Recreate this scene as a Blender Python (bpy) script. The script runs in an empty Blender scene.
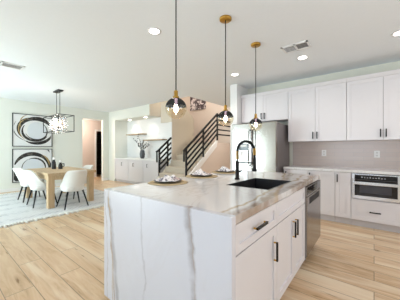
import bpy, bmesh, math, random
from mathutils import Vector, Matrix
random.seed(7)
PI = math.pi
SC = bpy.context.scene
COL = SC.collection

# ------------------------------------------------------------------ camera, world, light, exposure
CAM_H = 1.26
cam = bpy.data.cameras.new('camera')
cam.sensor_width = 36.0
cam.lens = 36.0 * 218.0 / 400.0
cam.shift_y = -0.0025
cam.clip_start = 0.05
camo = bpy.data.objects.new('camera', cam)
COL.objects.link(camo)
camo.location = (0, 0, CAM_H)
camo.rotation_euler = (PI / 2, 0, -math.atan2(0.7815, 0.624))
SC.camera = camo

SC.view_settings.view_transform = 'Standard'
SC.view_settings.look = 'None'
SC.view_settings.gamma = 1.0
SC.view_settings.use_curve_mapping = False
SC.view_settings.exposure = -0.04

w = bpy.data.worlds.new('sky')
SC.world = w
w.use_nodes = True
wn = w.node_tree
wn.nodes.clear()
wo = wn.nodes.new('ShaderNodeOutputWorld')
wb = wn.nodes.new('ShaderNodeBackground')
ws = wn.nodes.new('ShaderNodeTexSky')
ws.sky_type = 'HOSEK_WILKIE'
ws.turbidity = 4.0
ws.sun_direction = (0.3, 0.4, 0.85)
wb.inputs['Strength'].default_value = 1.0
wn.links.new(ws.outputs['Color'], wb.inputs['Color'])
wn.links.new(wb.outputs[0], wo.inputs[0])


def area(name, loc, rot, sx, sy, power, color, spread=PI):
    l = bpy.data.lights.new(name, 'AREA')
    l.shape = 'RECTANGLE'
    l.size, l.size_y = sx, sy
    l.energy = power
    l.color = color
    l.spread = spread
    o = bpy.data.objects.new(name, l)
    COL.objects.link(o)
    o.location = loc
    o.rotation_euler = rot
    return o


# daylight entering by the sliding door and the kitchen window; added fill over the stairs
area('daylight_sliding_door', (-2.85, 6.2, 1.0), (0, -PI / 2 - .5, 0), 2.2, 3.2, 315, (0.78, 0.95, 1.0))
area('daylight_window', (-2.65, 0.6, 1.35), (0, -PI / 2 - .75, 0), 1.3, 2.2, 78, (0.70, 0.82, 1.0))
area('daylight_rear_window', (1.6, -2.46, 1.5), (PI / 2 + .3, 0, 0), 2.6, 1.4, 48, (0.97, 0.93, 0.93))
area('stair_void_fill', (5.9, 4.9, 5.1), (0, 0, 0), 1.6, 1.2, 75, (1.0, 0.95, 0.90))  # fill lamp added under the closed ceiling to light the stair void

# ------------------------------------------------------------------ helpers: nodes and materials
MATS = {}


class NT:
    def __init__(self, name):
        self.m = bpy.data.materials.new(name)
        self.m.use_nodes = True
        self.t = self.m.node_tree
        self.t.nodes.clear()
        self.out = self.t.nodes.new('ShaderNodeOutputMaterial')

    def n(self, typ, **kw):
        nd = self.t.nodes.new(typ)
        for k, v in kw.items():
            setattr(nd, k, v)
        return nd

    def set(self, sock, v):
        if isinstance(v, bpy.types.NodeSocket):
            self.t.links.new(v, sock)
        elif v is not None:
            if hasattr(sock.default_value, '__len__') and not hasattr(v, '__len__'):
                sock.default_value = [v] * len(sock.default_value)
            elif hasattr(sock.default_value, '__len__') and len(sock.default_value) == 4 and len(v) == 3:
                sock.default_value = (*v, 1)
            else:
                sock.default_value = v

    def math(self, op, a, b=None, c=None, clamp=False):
        nd = self.n('ShaderNodeMath', operation=op, use_clamp=clamp)
        for i, v in enumerate((a, b, c)):
            if v is not None:
                self.set(nd.inputs[i], v)
        return nd.outputs[0]

    def coord(self, kind='Object'):
        return self.n('ShaderNodeTexCoord').outputs[kind]

    def mapping(self, vec, scale=(1, 1, 1), loc=(0, 0, 0), rot=(0, 0, 0)):
        nd = self.n('ShaderNodeMapping')
        self.set(nd.inputs['Vector'], vec)
        nd.inputs['Scale'].default_value = scale
        nd.inputs['Location'].default_value = loc
        nd.inputs['Rotation'].default_value = rot
        return nd.outputs[0]

    def sep(self, vec):
        nd = self.n('ShaderNodeSeparateXYZ')
        self.set(nd.inputs[0], vec)
        return nd.outputs

    def comb(self, x, y, z):
        nd = self.n('ShaderNodeCombineXYZ')
        for i, v in enumerate((x, y, z)):
            self.set(nd.inputs[i], v)
        return nd.outputs[0]

    def noise(self, vec, scale=5, detail=3, rough=0.5, dist=0):
        nd = self.n('ShaderNodeTexNoise')
        self.set(nd.inputs['Vector'], vec)
        nd.inputs['Scale'].default_value = scale
        nd.inputs['Detail'].default_value = detail
        nd.inputs['Roughness'].default_value = rough
        nd.inputs['Distortion'].default_value = dist
        return nd.outputs['Fac']

    def mix(self, fac, a, b, mode='MIX'):
        nd = self.n('ShaderNodeMix', data_type='RGBA', blend_type=mode)
        self.set(nd.inputs[0], fac)
        self.set(nd.inputs[6], a)
        self.set(nd.inputs[7], b)
        return nd.outputs[2]

    def ramp(self, fac, stops):
        nd = self.n('ShaderNodeValToRGB')
        self.set(nd.inputs[0], fac)
        e = nd.color_ramp.elements
        while len(e) < len(stops):
            e.new(0.5)
        for el, (p, c) in zip(e, stops):
            el.position = p
            el.color = (*c, 1) if hasattr(c, '__len__') else (c, c, c, 1)
        return nd.outputs[0]

    def rng(self, v, a, b, c=0.0, d=1.0):
        nd = self.n('ShaderNodeMapRange')
        nd.interpolation_type = 'SMOOTHSTEP'
        self.set(nd.inputs[0], v)
        for i, x in enumerate((a, b, c, d)):
            nd.inputs[i + 1].default_value = x
        return nd.outputs[0]

    def bsdf(self, color=(.8, .8, .8), rough=0.5, metal=0.0, spec=None, coat=None, bump=None, bstr=0.2, emit=None, estr=0):
        b = self.n('ShaderNodeBsdfPrincipled')
        self.set(b.inputs['Base Color'], color)
        self.set(b.inputs['Roughness'], rough)
        self.set(b.inputs['Metallic'], metal)
        if spec is not None:
            b.inputs['Specular IOR Level'].default_value = spec
        if coat is not None:
            b.inputs['Coat Weight'].default_value = coat
            b.inputs['Coat Roughness'].default_value = 0.06
        if emit is not None:
            self.set(b.inputs['Emission Color'], emit)
            b.inputs['Emission Strength'].default_value = estr
        if bump is not None:
            bp = self.n('ShaderNodeBump')
            bp.inputs['Strength'].default_value = bstr
            bp.inputs['Distance'].default_value = 0.01
            self.set(bp.inputs['Height'], bump)
            self.t.links.new(bp.outputs[0], b.inputs['Normal'])
        self.t.links.new(b.outputs[0], self.out.inputs[0])
        return b


def mat(name, color, rough=0.5, metal=0.0, vary=0.03, scale=8, bstr=0.0, **kw):
    """plain surface with a faint procedural variation of tone"""
    t = NT(name)
    f = t.noise(t.coord(), scale=scale, detail=2)
    lo = tuple(max(0, c * (1 - vary)) for c in color)
    hi = tuple(min(1, c * (1 + vary)) for c in color)
    c = t.mix(f, lo, hi)
    if bstr:
        kw['bump'] = f
        kw['bstr'] = bstr
    t.bsdf(c, rough, metal, **kw)
    MATS[name] = t.m
    return t.m


def emitter(name, color, strength):
    t = NT(name)
    t.bsdf(color, 0.4, emit=color, estr=strength)
    return t.m


def clear_glass(name, tint=(1, 1, 1), gloss=0.12, rough=0.02, rim=.35):
    t = NT(name)
    tr = t.n('ShaderNodeBsdfTransparent')
    tr.inputs[0].default_value = (*tint, 1)
    gl = t.n('ShaderNodeBsdfGlossy')
    gl.inputs['Roughness'].default_value = rough
    lw = t.n('ShaderNodeLayerWeight')
    lw.inputs[0].default_value = 0.25
    f = t.math('ADD', t.math('MULTIPLY', lw.outputs['Facing'], rim), gloss, clamp=True)
    mx = t.n('ShaderNodeMixShader')
    t.set(mx.inputs[0], f)
    t.t.links.new(tr.outputs[0], mx.inputs[1])
    t.t.links.new(gl.outputs[0], mx.inputs[2])
    t.t.links.new(mx.outputs[0], t.out.inputs[0])
    return t.m


M_wall = mat('wall_paint', (.80, .81, .74), 0.85, vary=.015, scale=30)
M_kwall = mat('wall_paint_warm_lit', (.81, .80, .69), 0.85, vary=.015, scale=30)  # same paint as the other walls, yellowed for the warm downlights
M_ceil = mat('ceiling_paint', (.87, .905, .93), 0.9, vary=.015, scale=30)
M_beige = mat('warm_lit_beige', (.70, .63, .52), 0.85, vary=.02, scale=30)  # beige with the warm stair light mixed into the colour
M_rose = mat('warm_lit_rose', (.70, .60, .53), 0.85, vary=.02, scale=30)  # pink tone puts the warm stair light into the wall colour
M_hall = mat('warm_lit_hall', (.74, .65, .59), 0.85, vary=.02, scale=30)  # rosy tint paints the hallway's warm light into the walls
M_white = mat('white_trim_paint', (.85, .85, .84), 0.5, vary=.01)
M_cab = mat('white_cabinet_paint', (.785, .76, .775), 0.38, vary=.012, scale=4)
M_gap = mat('shadow_gap', (.30, .28, .27), 0.8)
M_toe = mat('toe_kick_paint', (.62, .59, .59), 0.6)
M_black = mat('black_metal', (.007, .007, .008), 0.42, 0.0, vary=.2, spec=.3)
M_blackmatte = mat('black_matte', (.015, .015, .016), 0.6, vary=.2)
M_blackgloss = mat('black_glass', (.008, .008, .010), 0.06)
M_gold = mat('brushed_gold', (.58, .34, .07), 0.30, 1.0, vary=.1, scale=40)
M_chrome = mat('chrome', (.75, .76, .78), 0.15, 1.0)
M_steelside = mat('grey_painted_steel', (.24, .22, .22), 0.45, 0.5)
M_dark = mat('dark_stain', (.045, .028, .022), 0.6, vary=.3)
M_red = mat('reddish_wood', (.22, .10, .075), 0.5, vary=.2)
M_shell = mat('white_upholstery', (.83, .82, .78), 0.85, vary=.02, scale=60, bstr=.05)
M_carpet = mat('beige_carpet', (.58, .50, .40), 0.95, vary=.08, scale=120, bstr=.2)
M_vase = mat('smoky_vase', (.09, .09, .10), 0.3)
M_plant = mat('dried_leaf', (.025, .03, .02), 0.7, vary=.3)
M_plate = mat('outlet_plastic', (.82, .80, .78), 0.4)
M_ball = mat('white_wax', (.88, .87, .85), 0.5)
M_glass = clear_glass('window_glass', (1, 1, 1), 0.03)
M_amber = clear_glass('amber_glass', (1.0, .93, .80), 0.10, 0.03)
M_smoke = clear_glass('smoked_glass', (.015, .012, .016), 0.05, 0.10, .12)
M_crystal = clear_glass('crystal_glass', (.97, .98, 1.0), 0.30, 0.05)
M_bulb = emitter('warm_bulb', (1.0, .90, .78), 40)
M_bulb2 = emitter('amber_bulb', (1.0, .60, .22), 12)
M_can = emitter('downlight_diffuser', (1.0, .96, .90), 14)


def steel(name, col=(.62, .60, .58), axis=2):
    t = NT(name)
    s = [60, 60, 60]
    s[axis] = 1.2
    f = t.noise(t.mapping(t.coord(), tuple(s)), 3, 3)
    c = t.mix(f, tuple(x * .9 for x in col), tuple(min(1, x * 1.08) for x in col))
    t.bsdf(c, 0.22, 1.0, bump=f, bstr=.03)
    return t.m


M_steel = steel('brushed_stainless', (.43, .40, .37))
M_steelbright = steel('bright_stainless', (.74, .75, .77), 1)
M_steeldark = steel('dark_stainless', (.33, .31, .30))  # darker steel for the dishwasher and the refrigerator handles
M_sink = mat('black_granite_sink', (.012, .012, .013), 0.5, vary=.3, scale=200)


def wood(name, a, b, axis, rough=0.45, sc=7):
    t = NT(name)
    s = [sc * 5, sc * 5, sc * 5]
    s[axis] = sc * .35
    f = t.noise(t.mapping(t.coord(), tuple(s)), 1.0, 5, 0.6, 1.2)
    t.bsdf(t.mix(t.rng(f, .3, .7), a, b), rough, bump=f, bstr=.05)
    return t.m


M_oakY = wood('oak_along', (.50, .35, .20), (.66, .49, .30), 1)
M_oakZ = wood('oak_upright', (.50, .34, .19), (.64, .46, .27), 2)
M_shelf = wood('shelf_oak', (.34, .24, .14), (.46, .34, .21), 1)


def floor_mat():
    t = NT('wood_plank_floor')
    x, y, z = t.sep(t.coord())
    v = t.comb(y, x, 0.0)
    br = t.n('ShaderNodeTexBrick')
    t.set(br.inputs['Vector'], v)
    br.offset = 0.37
    br.offset_frequency = 2
    br.inputs['Color1'].default_value = (.0, .0, .0, 1)
    br.inputs['Color2'].default_value = (1, 1, 1, 1)
    br.inputs['Mortar'].default_value = (.5, .5, .5, 1)
    br.inputs['Scale'].default_value = 1.0
    br.inputs['Mortar Size'].default_value = 0.0036
    br.inputs['Mortar Smooth'].default_value = 0.3
    br.inputs['Brick Width'].default_value = 1.5
    br.inputs['Row Height'].default_value = 0.205
    tone = br.outputs['Color']
    tv = t.sep(tone)[0]
    # grain runs with the plank (along y), shifted for every plank
    gv = t.comb(t.math('ADD', t.math('MULTIPLY', x, 9.0), t.math('MULTIPLY', tv, 37.0)), t.math('MULTIPLY', y, 0.9), t.math('MULTIPLY', tv, 11.0))
    g1 = t.noise(gv, 1.6, 6, .62, 1.4)
    g2 = t.noise(gv, 0.55, 3, .5, .8)
    base = t.ramp(g1, [(.25, (.48, .28, .13)), (.48, (.70, .48, .285)), (.72, (.82, .63, .42))])
    pale = t.mix(t.rng(g2, .46, .72), base, (.86, .71, .52))
    c = t.mix(t.math('MULTIPLY', tv, .24), pale, (.52, .34, .185), 'MIX')
    knot = t.rng(g1, .27, .36, 1.0, 0.0)
    c = t.mix(t.math('MULTIPLY', knot, .55), c, (.25, .155, .09))
    c = t.mix(t.math('MULTIPLY', br.outputs['Fac'], .75), c, (.20, .13, .08))
    t.bsdf(c, t.rng(g1, .2, .8, .26, .38), bump=t.math('SUBTRACT', g1, t.math('MULTIPLY', br.outputs['Fac'], 2.0)), bstr=.05, spec=.4)
    return t.m


M_floor = floor_mat()


def marble(name, veins, off, horiz=True, base=(.83, .82, .815), hair=.28):
    """white stone. veins: (y0, slope dy per metre of the other axis, half width, strength, (r,g,b)) measured in room metres"""
    t = NT(name)
    x, y, z = t.sep(t.mapping(t.coord(), loc=off))
    p = t.comb(x, y, z)
    n1 = t.math('SUBTRACT', t.noise(p, 2.6, 5, .6), .5)
    n2 = t.math('SUBTRACT', t.noise(p, 9.0, 4, .6), .5)
    cloud = t.noise(p, 1.3, 4, .55, .6)
    c = t.mix(t.rng(cloud, .42, .75), base, tuple(v * .94 for v in base))
    # fine hairline veins of the slab
    h = t.math('ABSOLUTE', t.math('SUBTRACT', t.noise(t.mapping(p, (1, 1, .8), rot=(.3, .5, .8)), 1.1, 5, .55, 1.6), .5))
    c = t.mix(t.math('MULTIPLY', t.rng(h, .0, .018, 1, 0), hair), c, (.56, .50, .46))
    other = x if horiz else z
    for (y0, k, hw, st, col) in veins:
        d = t.math('SUBTRACT', y, t.math('ADD', t.math('MULTIPLY', other, k), y0))
        d = t.math('ADD', d, t.math('ADD', t.math('MULTIPLY', n1, .16), t.math('MULTIPLY', n2, .03)))
        a = t.math('ABSOLUTE', d)
        m = t.math('MULTIPLY', t.rng(a, 0.0, hw, 1, 0), st)
        m = t.math('MULTIPLY', m, t.rng(t.noise(p, 5, 3), .3, .55, .25, 1))
        c = t.mix(m, c, col)
    t.bsdf(c, 0.09, spec=.5, coat=.15)
    return t.m


GREY, GOLD, TAUPE = (.40, .38, .40), (.50, .36, .20), (.42, .33, .27)


def tile_mat():
    t = NT('greige_wall_tile')
    x, y, z = t.sep(t.coord())
    br = t.n('ShaderNodeTexBrick')
    t.set(br.inputs['Vector'], t.comb(y, z, 0.0))
    br.inputs['Color1'].default_value = (.55, .455, .41, 1)
    br.inputs['Color2'].default_value = (.58, .49, .44, 1)
    br.inputs['Mortar'].default_value = (.48, .43, .41, 1)
    br.inputs['Scale'].default_value = 1
    br.inputs['Mortar Size'].default_value = .0025
    br.inputs['Brick Width'].default_value = .30
    br.inputs['Row Height'].default_value = .075
    t.bsdf(br.outputs['Color'], .25)
    return t.m


M_tile = tile_mat()


def rug_mat():
    t = NT('faded_woven_rug')
    c0 = t.coord()
    x, y, z = t.sep(c0)
    n = t.noise(c0, 3.0, 5, .65)
    fine = t.noise(t.mapping(c0, (14, 60, 1)), 1.0, 4, .7)
    band = t.math('SINE', t.math('MULTIPLY', y, 13.0))
    band2 = t.math('SINE', t.math('MULTIPLY', y, 5.3))
    zig = t.math('SINE', t.math('ADD', t.math('MULTIPLY', x, 60.0), t.math('MULTIPLY', t.math('PINGPONG', y, .05), 120.0)))
    m = t.math('MULTIPLY', t.rng(band, .1, .8), t.rng(zig, -.2, .7))
    m = t.math('MULTIPLY', m, t.rng(n, .36, .58))
    m2 = t.math('MULTIPLY', t.rng(fine, .48, .72), t.rng(band2, -.5, .9, .15, .7))
    f = t.math('ADD', t.math('MULTIPLY', m, .6), t.math('MULTIPLY', m2, .55), clamp=True)
    t.bsdf(t.mix(f, (.74, .74, .74), (.17, .18, .21)), .95, bump=fine, bstr=.3)
    return t.m


M_rug = rug_mat()
M_fringe = mat('cream_fringe', (.84, .82, .77), .95, vary=.05, scale=90)


def woven():
    t = NT('woven_straw')
    x, y, z = t.sep(t.coord())
    r = t.math('SQRT', t.math('ADD', t.math('MULTIPLY', x, x), t.math('MULTIPLY', y, y)))
    s = t.math('SINE', t.math('MULTIPLY', r, 420.0))
    t.bsdf(t.mix(t.rng(s, -1, 1), (.45, .31, .15), (.68, .52, .30)), .6, bump=s, bstr=.4)
    return t.m


M_straw = woven()


def napkin_mat():
    t = NT('patterned_linen')
    c0 = t.coord()
    n = t.noise(c0, 24, 2, .5, 1.5)
    c = t.mix(t.rng(n, .50, .58), (.84, .80, .79), (.20, .19, .22))
    n2 = t.noise(c0, 16, 2)
    c = t.mix(t.math('MULTIPLY', t.rng(n2, .56, .66), .6), c, (.72, .50, .44))
    t.bsdf(c, .9)
    return t.m


M_napkin = napkin_mat()


def print_mat():
    t = NT('black_and_white_print')
    c0 = t.coord()
    n = t.noise(c0, 7, 5, .65, 1.0)
    t.bsdf(t.mix(t.rng(n, .46, .56), (.05, .03, .04), (.72, .64, .64)), .5)
    return t.m


M_print = print_mat()
M_canvas = mat('art_canvas', (.80, .80, .79), .8, vary=.03, scale=3)
M_inner = mat('art_grey_wash', (.70, .73, .76), .8, vary=.04, scale=5)


def stroke_mat(name, a, b):
    t = NT(name)
    c0 = t.coord()
    n = t.noise(c0, 9, 4, .7, .5)
    t.bsdf(t.mix(t.rng(n, .5, .68), a, b), .6)
    return t.m


M_ink = stroke_mat('brushed_black_paint', (.018, .016, .015), (.15, .13, .11))
M_goldpaint = stroke_mat('brushed_gold_paint', (.40, .28, .12), (.60, .47, .24))

# ------------------------------------------------------------------ helpers: meshes and objects


class MB:
    def __init__(self):
        self.bm = bmesh.new()
        self.mi = 0

    def _mark(self, faces, smooth=False):
        for f in faces:
            f.material_index = self.mi
            f.smooth = smooth

    def box(self, x0, x1, y0, y1, z0, z1):
        x0, x1 = min(x0, x1), max(x0, x1)
        y0, y1 = min(y0, y1), max(y0, y1)
        z0, z1 = min(z0, z1), max(z0, z1)
        v = [self.bm.verts.new((x, y, z)) for x in (x0, x1) for y in (y0, y1) for z in (z0, z1)]
        fs = [self.bm.faces.new([v[i] for i in q]) for q in
              ((0, 1, 3, 2), (4, 6, 7, 5), (0, 4, 5, 1), (2, 3, 7, 6), (0, 2, 6, 4), (1, 5, 7, 3))]
        self._mark(fs)
        return self

    def prism(self, pts, axis, a, b):
        """polygon pts extruded along axis from a to b. axis 1: pts are (x, z); axis 0: (y, z); axis 2: (x, y)"""
        def P(p, t):
            return {0: (t, p[0], p[1]), 1: (p[0], t, p[1]), 2: (p[0], p[1], t)}[axis]
        A = [self.bm.verts.new(P(p, a)) for p in pts]
        B = [self.bm.verts.new(P(p, b)) for p in pts]
        n = len(pts)
        fs = [self.bm.faces.new(A), self.bm.faces.new(B[::-1])]
        for i in range(n):
            fs.append(self.bm.faces.new((A[i], B[i], B[(i + 1) % n], A[(i + 1) % n])))
        self._mark(fs)
        return self

    def tube(self, pts, r, n=8, caps=True, smooth=True):
        pts = [Vector(p) for p in pts]
        rs = r if hasattr(r, '__len__') else [r] * len(pts)
        rings = []
        prev = None
        for i, p in enumerate(pts):
            d = (pts[min(i + 1, len(pts) - 1)] - pts[max(i - 1, 0)]).normalized()
            if prev is None:
                up = Vector((0, 0, 1)) if abs(d.z) < .9 else Vector((1, 0, 0))
                u = d.cross(up).normalized()
            else:
                u = (prev - d * prev.dot(d)).normalized()
            prev = u
            v = d.cross(u)
            rings.append([self.bm.verts.new(p + (u * math.cos(2 * PI * k / n) + v * math.sin(2 * PI * k / n)) * rs[i]) for k in range(n)])
        fs = []
        for a, b in zip(rings, rings[1:]):
            for k in range(n):
                fs.append(self.bm.faces.new((a[k], b[k], b[(k + 1) % n], a[(k + 1) % n])))
        self._mark(fs, smooth)
        if caps:
            self._mark([self.bm.faces.new(rings[0]), self.bm.faces.new(rings[-1][::-1])])
        return self

    def bar(self, p, q, wx, wz):
        """rectangular bar from p to q; wx: width across (horizontal), wz: the other one"""
        p, q = Vector(p), Vector(q)
        d = (q - p).normalized()
        up = Vector((0, 0, 1)) if abs(d.z) < .95 else Vector((0, 1, 0))
        u = d.cross(up).normalized() * wx / 2
        v = d.cross(u.normalized()).normalized() * wz / 2
        A = [self.bm.verts.new(p + s * u + t * v) for s, t in ((-1, -1), (1, -1), (1, 1), (-1, 1))]
        B = [self.bm.verts.new(q + s * u + t * v) for s, t in ((-1, -1), (1, -1), (1, 1), (-1, 1))]
        fs = [self.bm.faces.new(A), self.bm.faces.new(B[::-1])]
        for i in range(4):
            fs.append(self.bm.faces.new((A[i], B[i], B[(i + 1) % 4], A[(i + 1) % 4])))
        self._mark(fs)
        return self

    def lathe(self, prof, c=(0, 0, 0), n=24, smooth=True):
        """profile of (r, z) from bottom to top about the vertical through c"""
        rings = []
        for r, z in prof:
            if r < 1e-6:
                rings.append([self.bm.verts.new((c[0], c[1], c[2] + z))])
            else:
                rings.append([self.bm.verts.new((c[0] + r * math.cos(2 * PI * k / n), c[1] + r * math.sin(2 * PI * k / n), c[2] + z)) for k in range(n)])
        fs = []
        for a, b in zip(rings, rings[1:]):
            for k in range(n):
                k2 = (k + 1) % n
                if len(a) == 1 and len(b) == 1:
                    continue
                if len(a) == 1:
                    fs.append(self.bm.faces.new((a[0], b[k2], b[k])))
                elif len(b) == 1:
                    fs.append(self.bm.faces.new((a[k], a[k2], b[0])))
                else:
                    fs.append(self.bm.faces.new((a[k], a[k2], b[k2], b[k])))
        self._mark(fs, smooth)
        return self

    def ball(self, c, r, n=12, sz=1.0):
        m = max(4, n // 2)
        return self.lathe([(r * math.sin(PI * i / m), -r * sz * math.cos(PI * i / m)) for i in range(m + 1)], c, n)

    def grid(self, fn, nu, nv, smooth=True):
        V = [[self.bm.verts.new(fn(i / nu, j / nv)) for j in range(nv + 1)] for i in range(nu + 1)]
        fs = []
        for i in range(nu):
            for j in range(nv):
                fs.append(self.bm.faces.new((V[i][j], V[i + 1][j], V[i + 1][j + 1], V[i][j + 1])))
        self._mark(fs, smooth)
        return self

    def build(self, name, mats, parent=None, bevel=0.0, world=True, solid=0.0, sub=0, origin=None, seg=2):
        if not isinstance(mats, (list, tuple)):
            mats = [mats]
        me = bpy.data.meshes.new(name)
        o = bpy.data.objects.new(name, me)
        COL.objects.link(o)
        off = Vector((0, 0, 0))
        if parent is not None:
            o.parent = parent
            if world:
                r = parent
                while r.parent:
                    r = r.parent
                off = Vector(r.location)
        elif origin is not None:
            off = Vector(origin)
            o.location = origin
        if off.length:
            bmesh.ops.translate(self.bm, verts=self.bm.verts, vec=-off)
        bmesh.ops.recalc_face_normals(self.bm, faces=self.bm.faces)
        self.bm.to_mesh(me)
        self.bm.free()
        for m in mats:
            me.materials.append(m)
        if solid:
            s = o.modifiers.new('thickness', 'SOLIDIFY')
            s.thickness = solid
            s.offset = 0
        if bevel:
            b = o.modifiers.new('bevel', 'BEVEL')
            b.width = bevel
            b.segments = seg
            b.limit_method = 'ANGLE'
            b.harden_normals = False
        if sub:
            s = o.modifiers.new('smooth', 'SUBSURF')
            s.levels = s.render_levels = sub
        return o


def box(x0, x1, y0, y1, z0, z1):
    return MB().box(x0, x1, y0, y1, z0, z1)


def tag(o, label, cat, group=None, kind=None):
    o['label'] = label
    o['category'] = cat
    if group:
        o['group'] = group
    if kind:
        o['kind'] = kind
    return o


def thing(name, label, cat, loc, group=None, rz=0.0):
    o = bpy.data.objects.new(name, None)
    o.empty_display_size = .1
    COL.objects.link(o)
    o.location = loc
    o.rotation_euler = (0, 0, rz)
    return tag(o, label, cat, group)


def struct(name, mb, m, label=None, bevel=0.0):
    o = mb.build(name, m, bevel=bevel)
    o['kind'] = 'structure'
    o['category'] = name.split('_')[0]
    o['label'] = label or ('plain ' + name.replace('_', ' ') + ' of the room')
    return o


def copy_tree(o, parent=None):
    c = o.copy()
    COL.objects.link(c)
    if parent is not None:
        c.parent = parent
    for ch in list(o.children):
        copy_tree(ch, c)
    return c


def dup(o, loc, label=None, rz=None):
    c = copy_tree(o)
    c.location = loc
    if rz is not None:
        c.rotation_euler = (0, 0, rz)
    if label:
        c['label'] = label
    return c


# ------------------------------------------------------------------ room shell
CZ = 2.74
KW = 4.95      # kitchen wall
DW = 8.40      # dining wall
LX = -2.40     # window wall
RY = -2.50     # rear wall
XS = 7.00      # stair hall end wall
struct('floor', box(LX, XS + .2, RY, 11.2, -.12, 0), M_floor, 'pale wood plank floor running through kitchen and dining area')
c = MB().box(LX, 4.60, RY, DW + .12, CZ, CZ + .28)
c.box(4.60, XS, RY, 4.07, CZ, CZ + .28)
struct('ceiling', c, M_ceil, 'smooth white ceiling over kitchen and dining area')

# window wall on the left, outside the picture
wl = MB().box(LX - .15, LX, RY, -.6, 0, CZ).box(LX - .15, LX, 1.8, 4.6, 0, CZ).box(LX - .15, LX, 7.8, DW + .12, 0, CZ)
wl.box(LX - .15, LX, -.6, 1.8, 0, .8).box(LX - .15, LX, -.6, 1.8, 2.2, CZ).box(LX - .15, LX, 4.6, 7.8, 2.4, CZ)
struct('wall_left', wl, M_wall, 'pale wall with the sliding door and window')


def window(name, y0, y1, z0, z1, panes):
    f = MB()
    t = .06
    f.box(LX - .12, LX - .04, y0, y1, z0, z0 + t).box(LX - .12, LX - .04, y0, y1, z1 - t, z1)
    for i in range(panes + 1):
        yy = y0 + (y1 - y0 - t) * i / panes
        f.box(LX - .12, LX - .04, yy, yy + t, z0 + t, z1 - t)
    o = struct(name, f, M_white, 'white framed ' + ('sliding door' if z0 == 0 else 'window') + ' in the left wall')
    MB().box(LX - .085, LX - .079, y0 + t, y1 - t, z0 + t, z1 - t).build('pane', M_glass, o)
    return o


window('window_1', 4.6, 7.8, 0, 2.4, 3)
window('window_2', -.6, 1.8, .8, 2.2, 2)
wr = MB().box(LX, .2, RY - .12, RY, 0, CZ).box(3.0, KW + .12, RY - .12, RY, 0, CZ).box(.2, 3.0, RY - .12, RY, 0, .75).box(.2, 3.0, RY - .12, RY, 2.25, CZ)
struct('wall_rear', wr, M_wall, 'pale wall behind the kitchen')
# kitchen wall and its backsplash
struct('wall_right', box(KW, KW + .12, RY, 2.44, 0, CZ), M_kwall, 'pale wall behind the white kitchen cabinets')
struct('trim_1', box(KW - .012, KW, -.61, 1.372, .915, 1.42), M_tile, 'greige tile backsplash between counter and upper cabinets')
# white wall stub beside the refrigerator
struct('wall_stub', box(4.40, KW + .12, 2.44, 2.61, 0, CZ), M_white, 'white end of the wall stub beside the refrigerator')
# dining wall with the hall opening
OA0, OA1, OH = 3.578, 4.355, 2.40
wd = MB().box(LX, OA0, DW, DW + .12, 0, CZ).box(OA1, 4.72, DW, DW + .12, 0, CZ).box(OA0, OA1, DW, DW + .12, OH, CZ)
struct('wall_dining', wd, M_wall, 'pale green grey dining wall holding two framed paintings')
bb = MB().box(LX, OA0, DW - .014, DW, 0, .10).box(OA1, 4.60, DW - .014, DW, 0, .10)
struct('baseboard_dining', bb, M_white, 'white baseboard along the dining wall')
# hall beyond the opening
HB = 9.70
wh = MB().box(2.4, 4.72, HB, HB + .12, 0, CZ).box(5.20, 6.2, HB, HB + .12, 0, CZ).box(4.72, 5.20, HB, HB + .12, 2.06, CZ)
struct('wall_hall', wh, M_hall, 'warm-lit hall wall seen through the opening beside the paintings')
struct('wall_hall_end', MB().box(6.08, 6.2, DW, HB, 0, CZ).box(2.4, 2.52, DW + .12, HB, 0, CZ), M_hall, 'warm-lit end wall of the hall')
struct('ceiling_hall', box(2.4, 6.2, DW + .12, 11.2, 2.52, 2.60), M_ceil, 'pale hall ceiling seen through the opening')
dc = MB().box(4.65, 4.72, HB - .02, HB, 0, 2.06).box(5.20, 5.27, HB - .02, HB, 0, 2.06).box(4.65, 5.27, HB - .02, HB, 2.06, 2.13)
struct('door_1', dc, M_white, 'white doorway casing at the end of the hall')
struct('wall_closet', MB().box(4.3, 6.2, 11.0, 11.12, 0, 2.6).box(4.3, 4.4, HB + .12, 11.0, 0, 2.6).box(6.1, 6.2, HB + .12, 11.0, 0, 2.6), M_red, 'dark reddish wall inside the room past the hall')

# niche wall with soffit
NF, NBK = 4.60, 5.15
nw = MB().box(NF, NBK, 7.94, DW, 0, CZ)                    # pilaster at the dining corner
nw.box(NF, NBK, 5.83, 7.94, 2.38, CZ)                        # soffit
struct('wall_niche', nw, M_wall, 'white wall and soffit framing the lit niche')
struct('wall_niche_back', box(NBK, NBK + .10, 5.21, DW, 0, CZ), M_white, 'white back of the lit niche')
struct('trim_2', box(4.602, NBK, 5.80, 5.83, 2.37, 3.3), M_beige, 'beige return of the niche soffit above the stairs')
struct('trim_3', box(4.90, 4.93, 5.08, 5.60, 2.13, 3.3), M_beige, 'beige header beside the niche')
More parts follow.
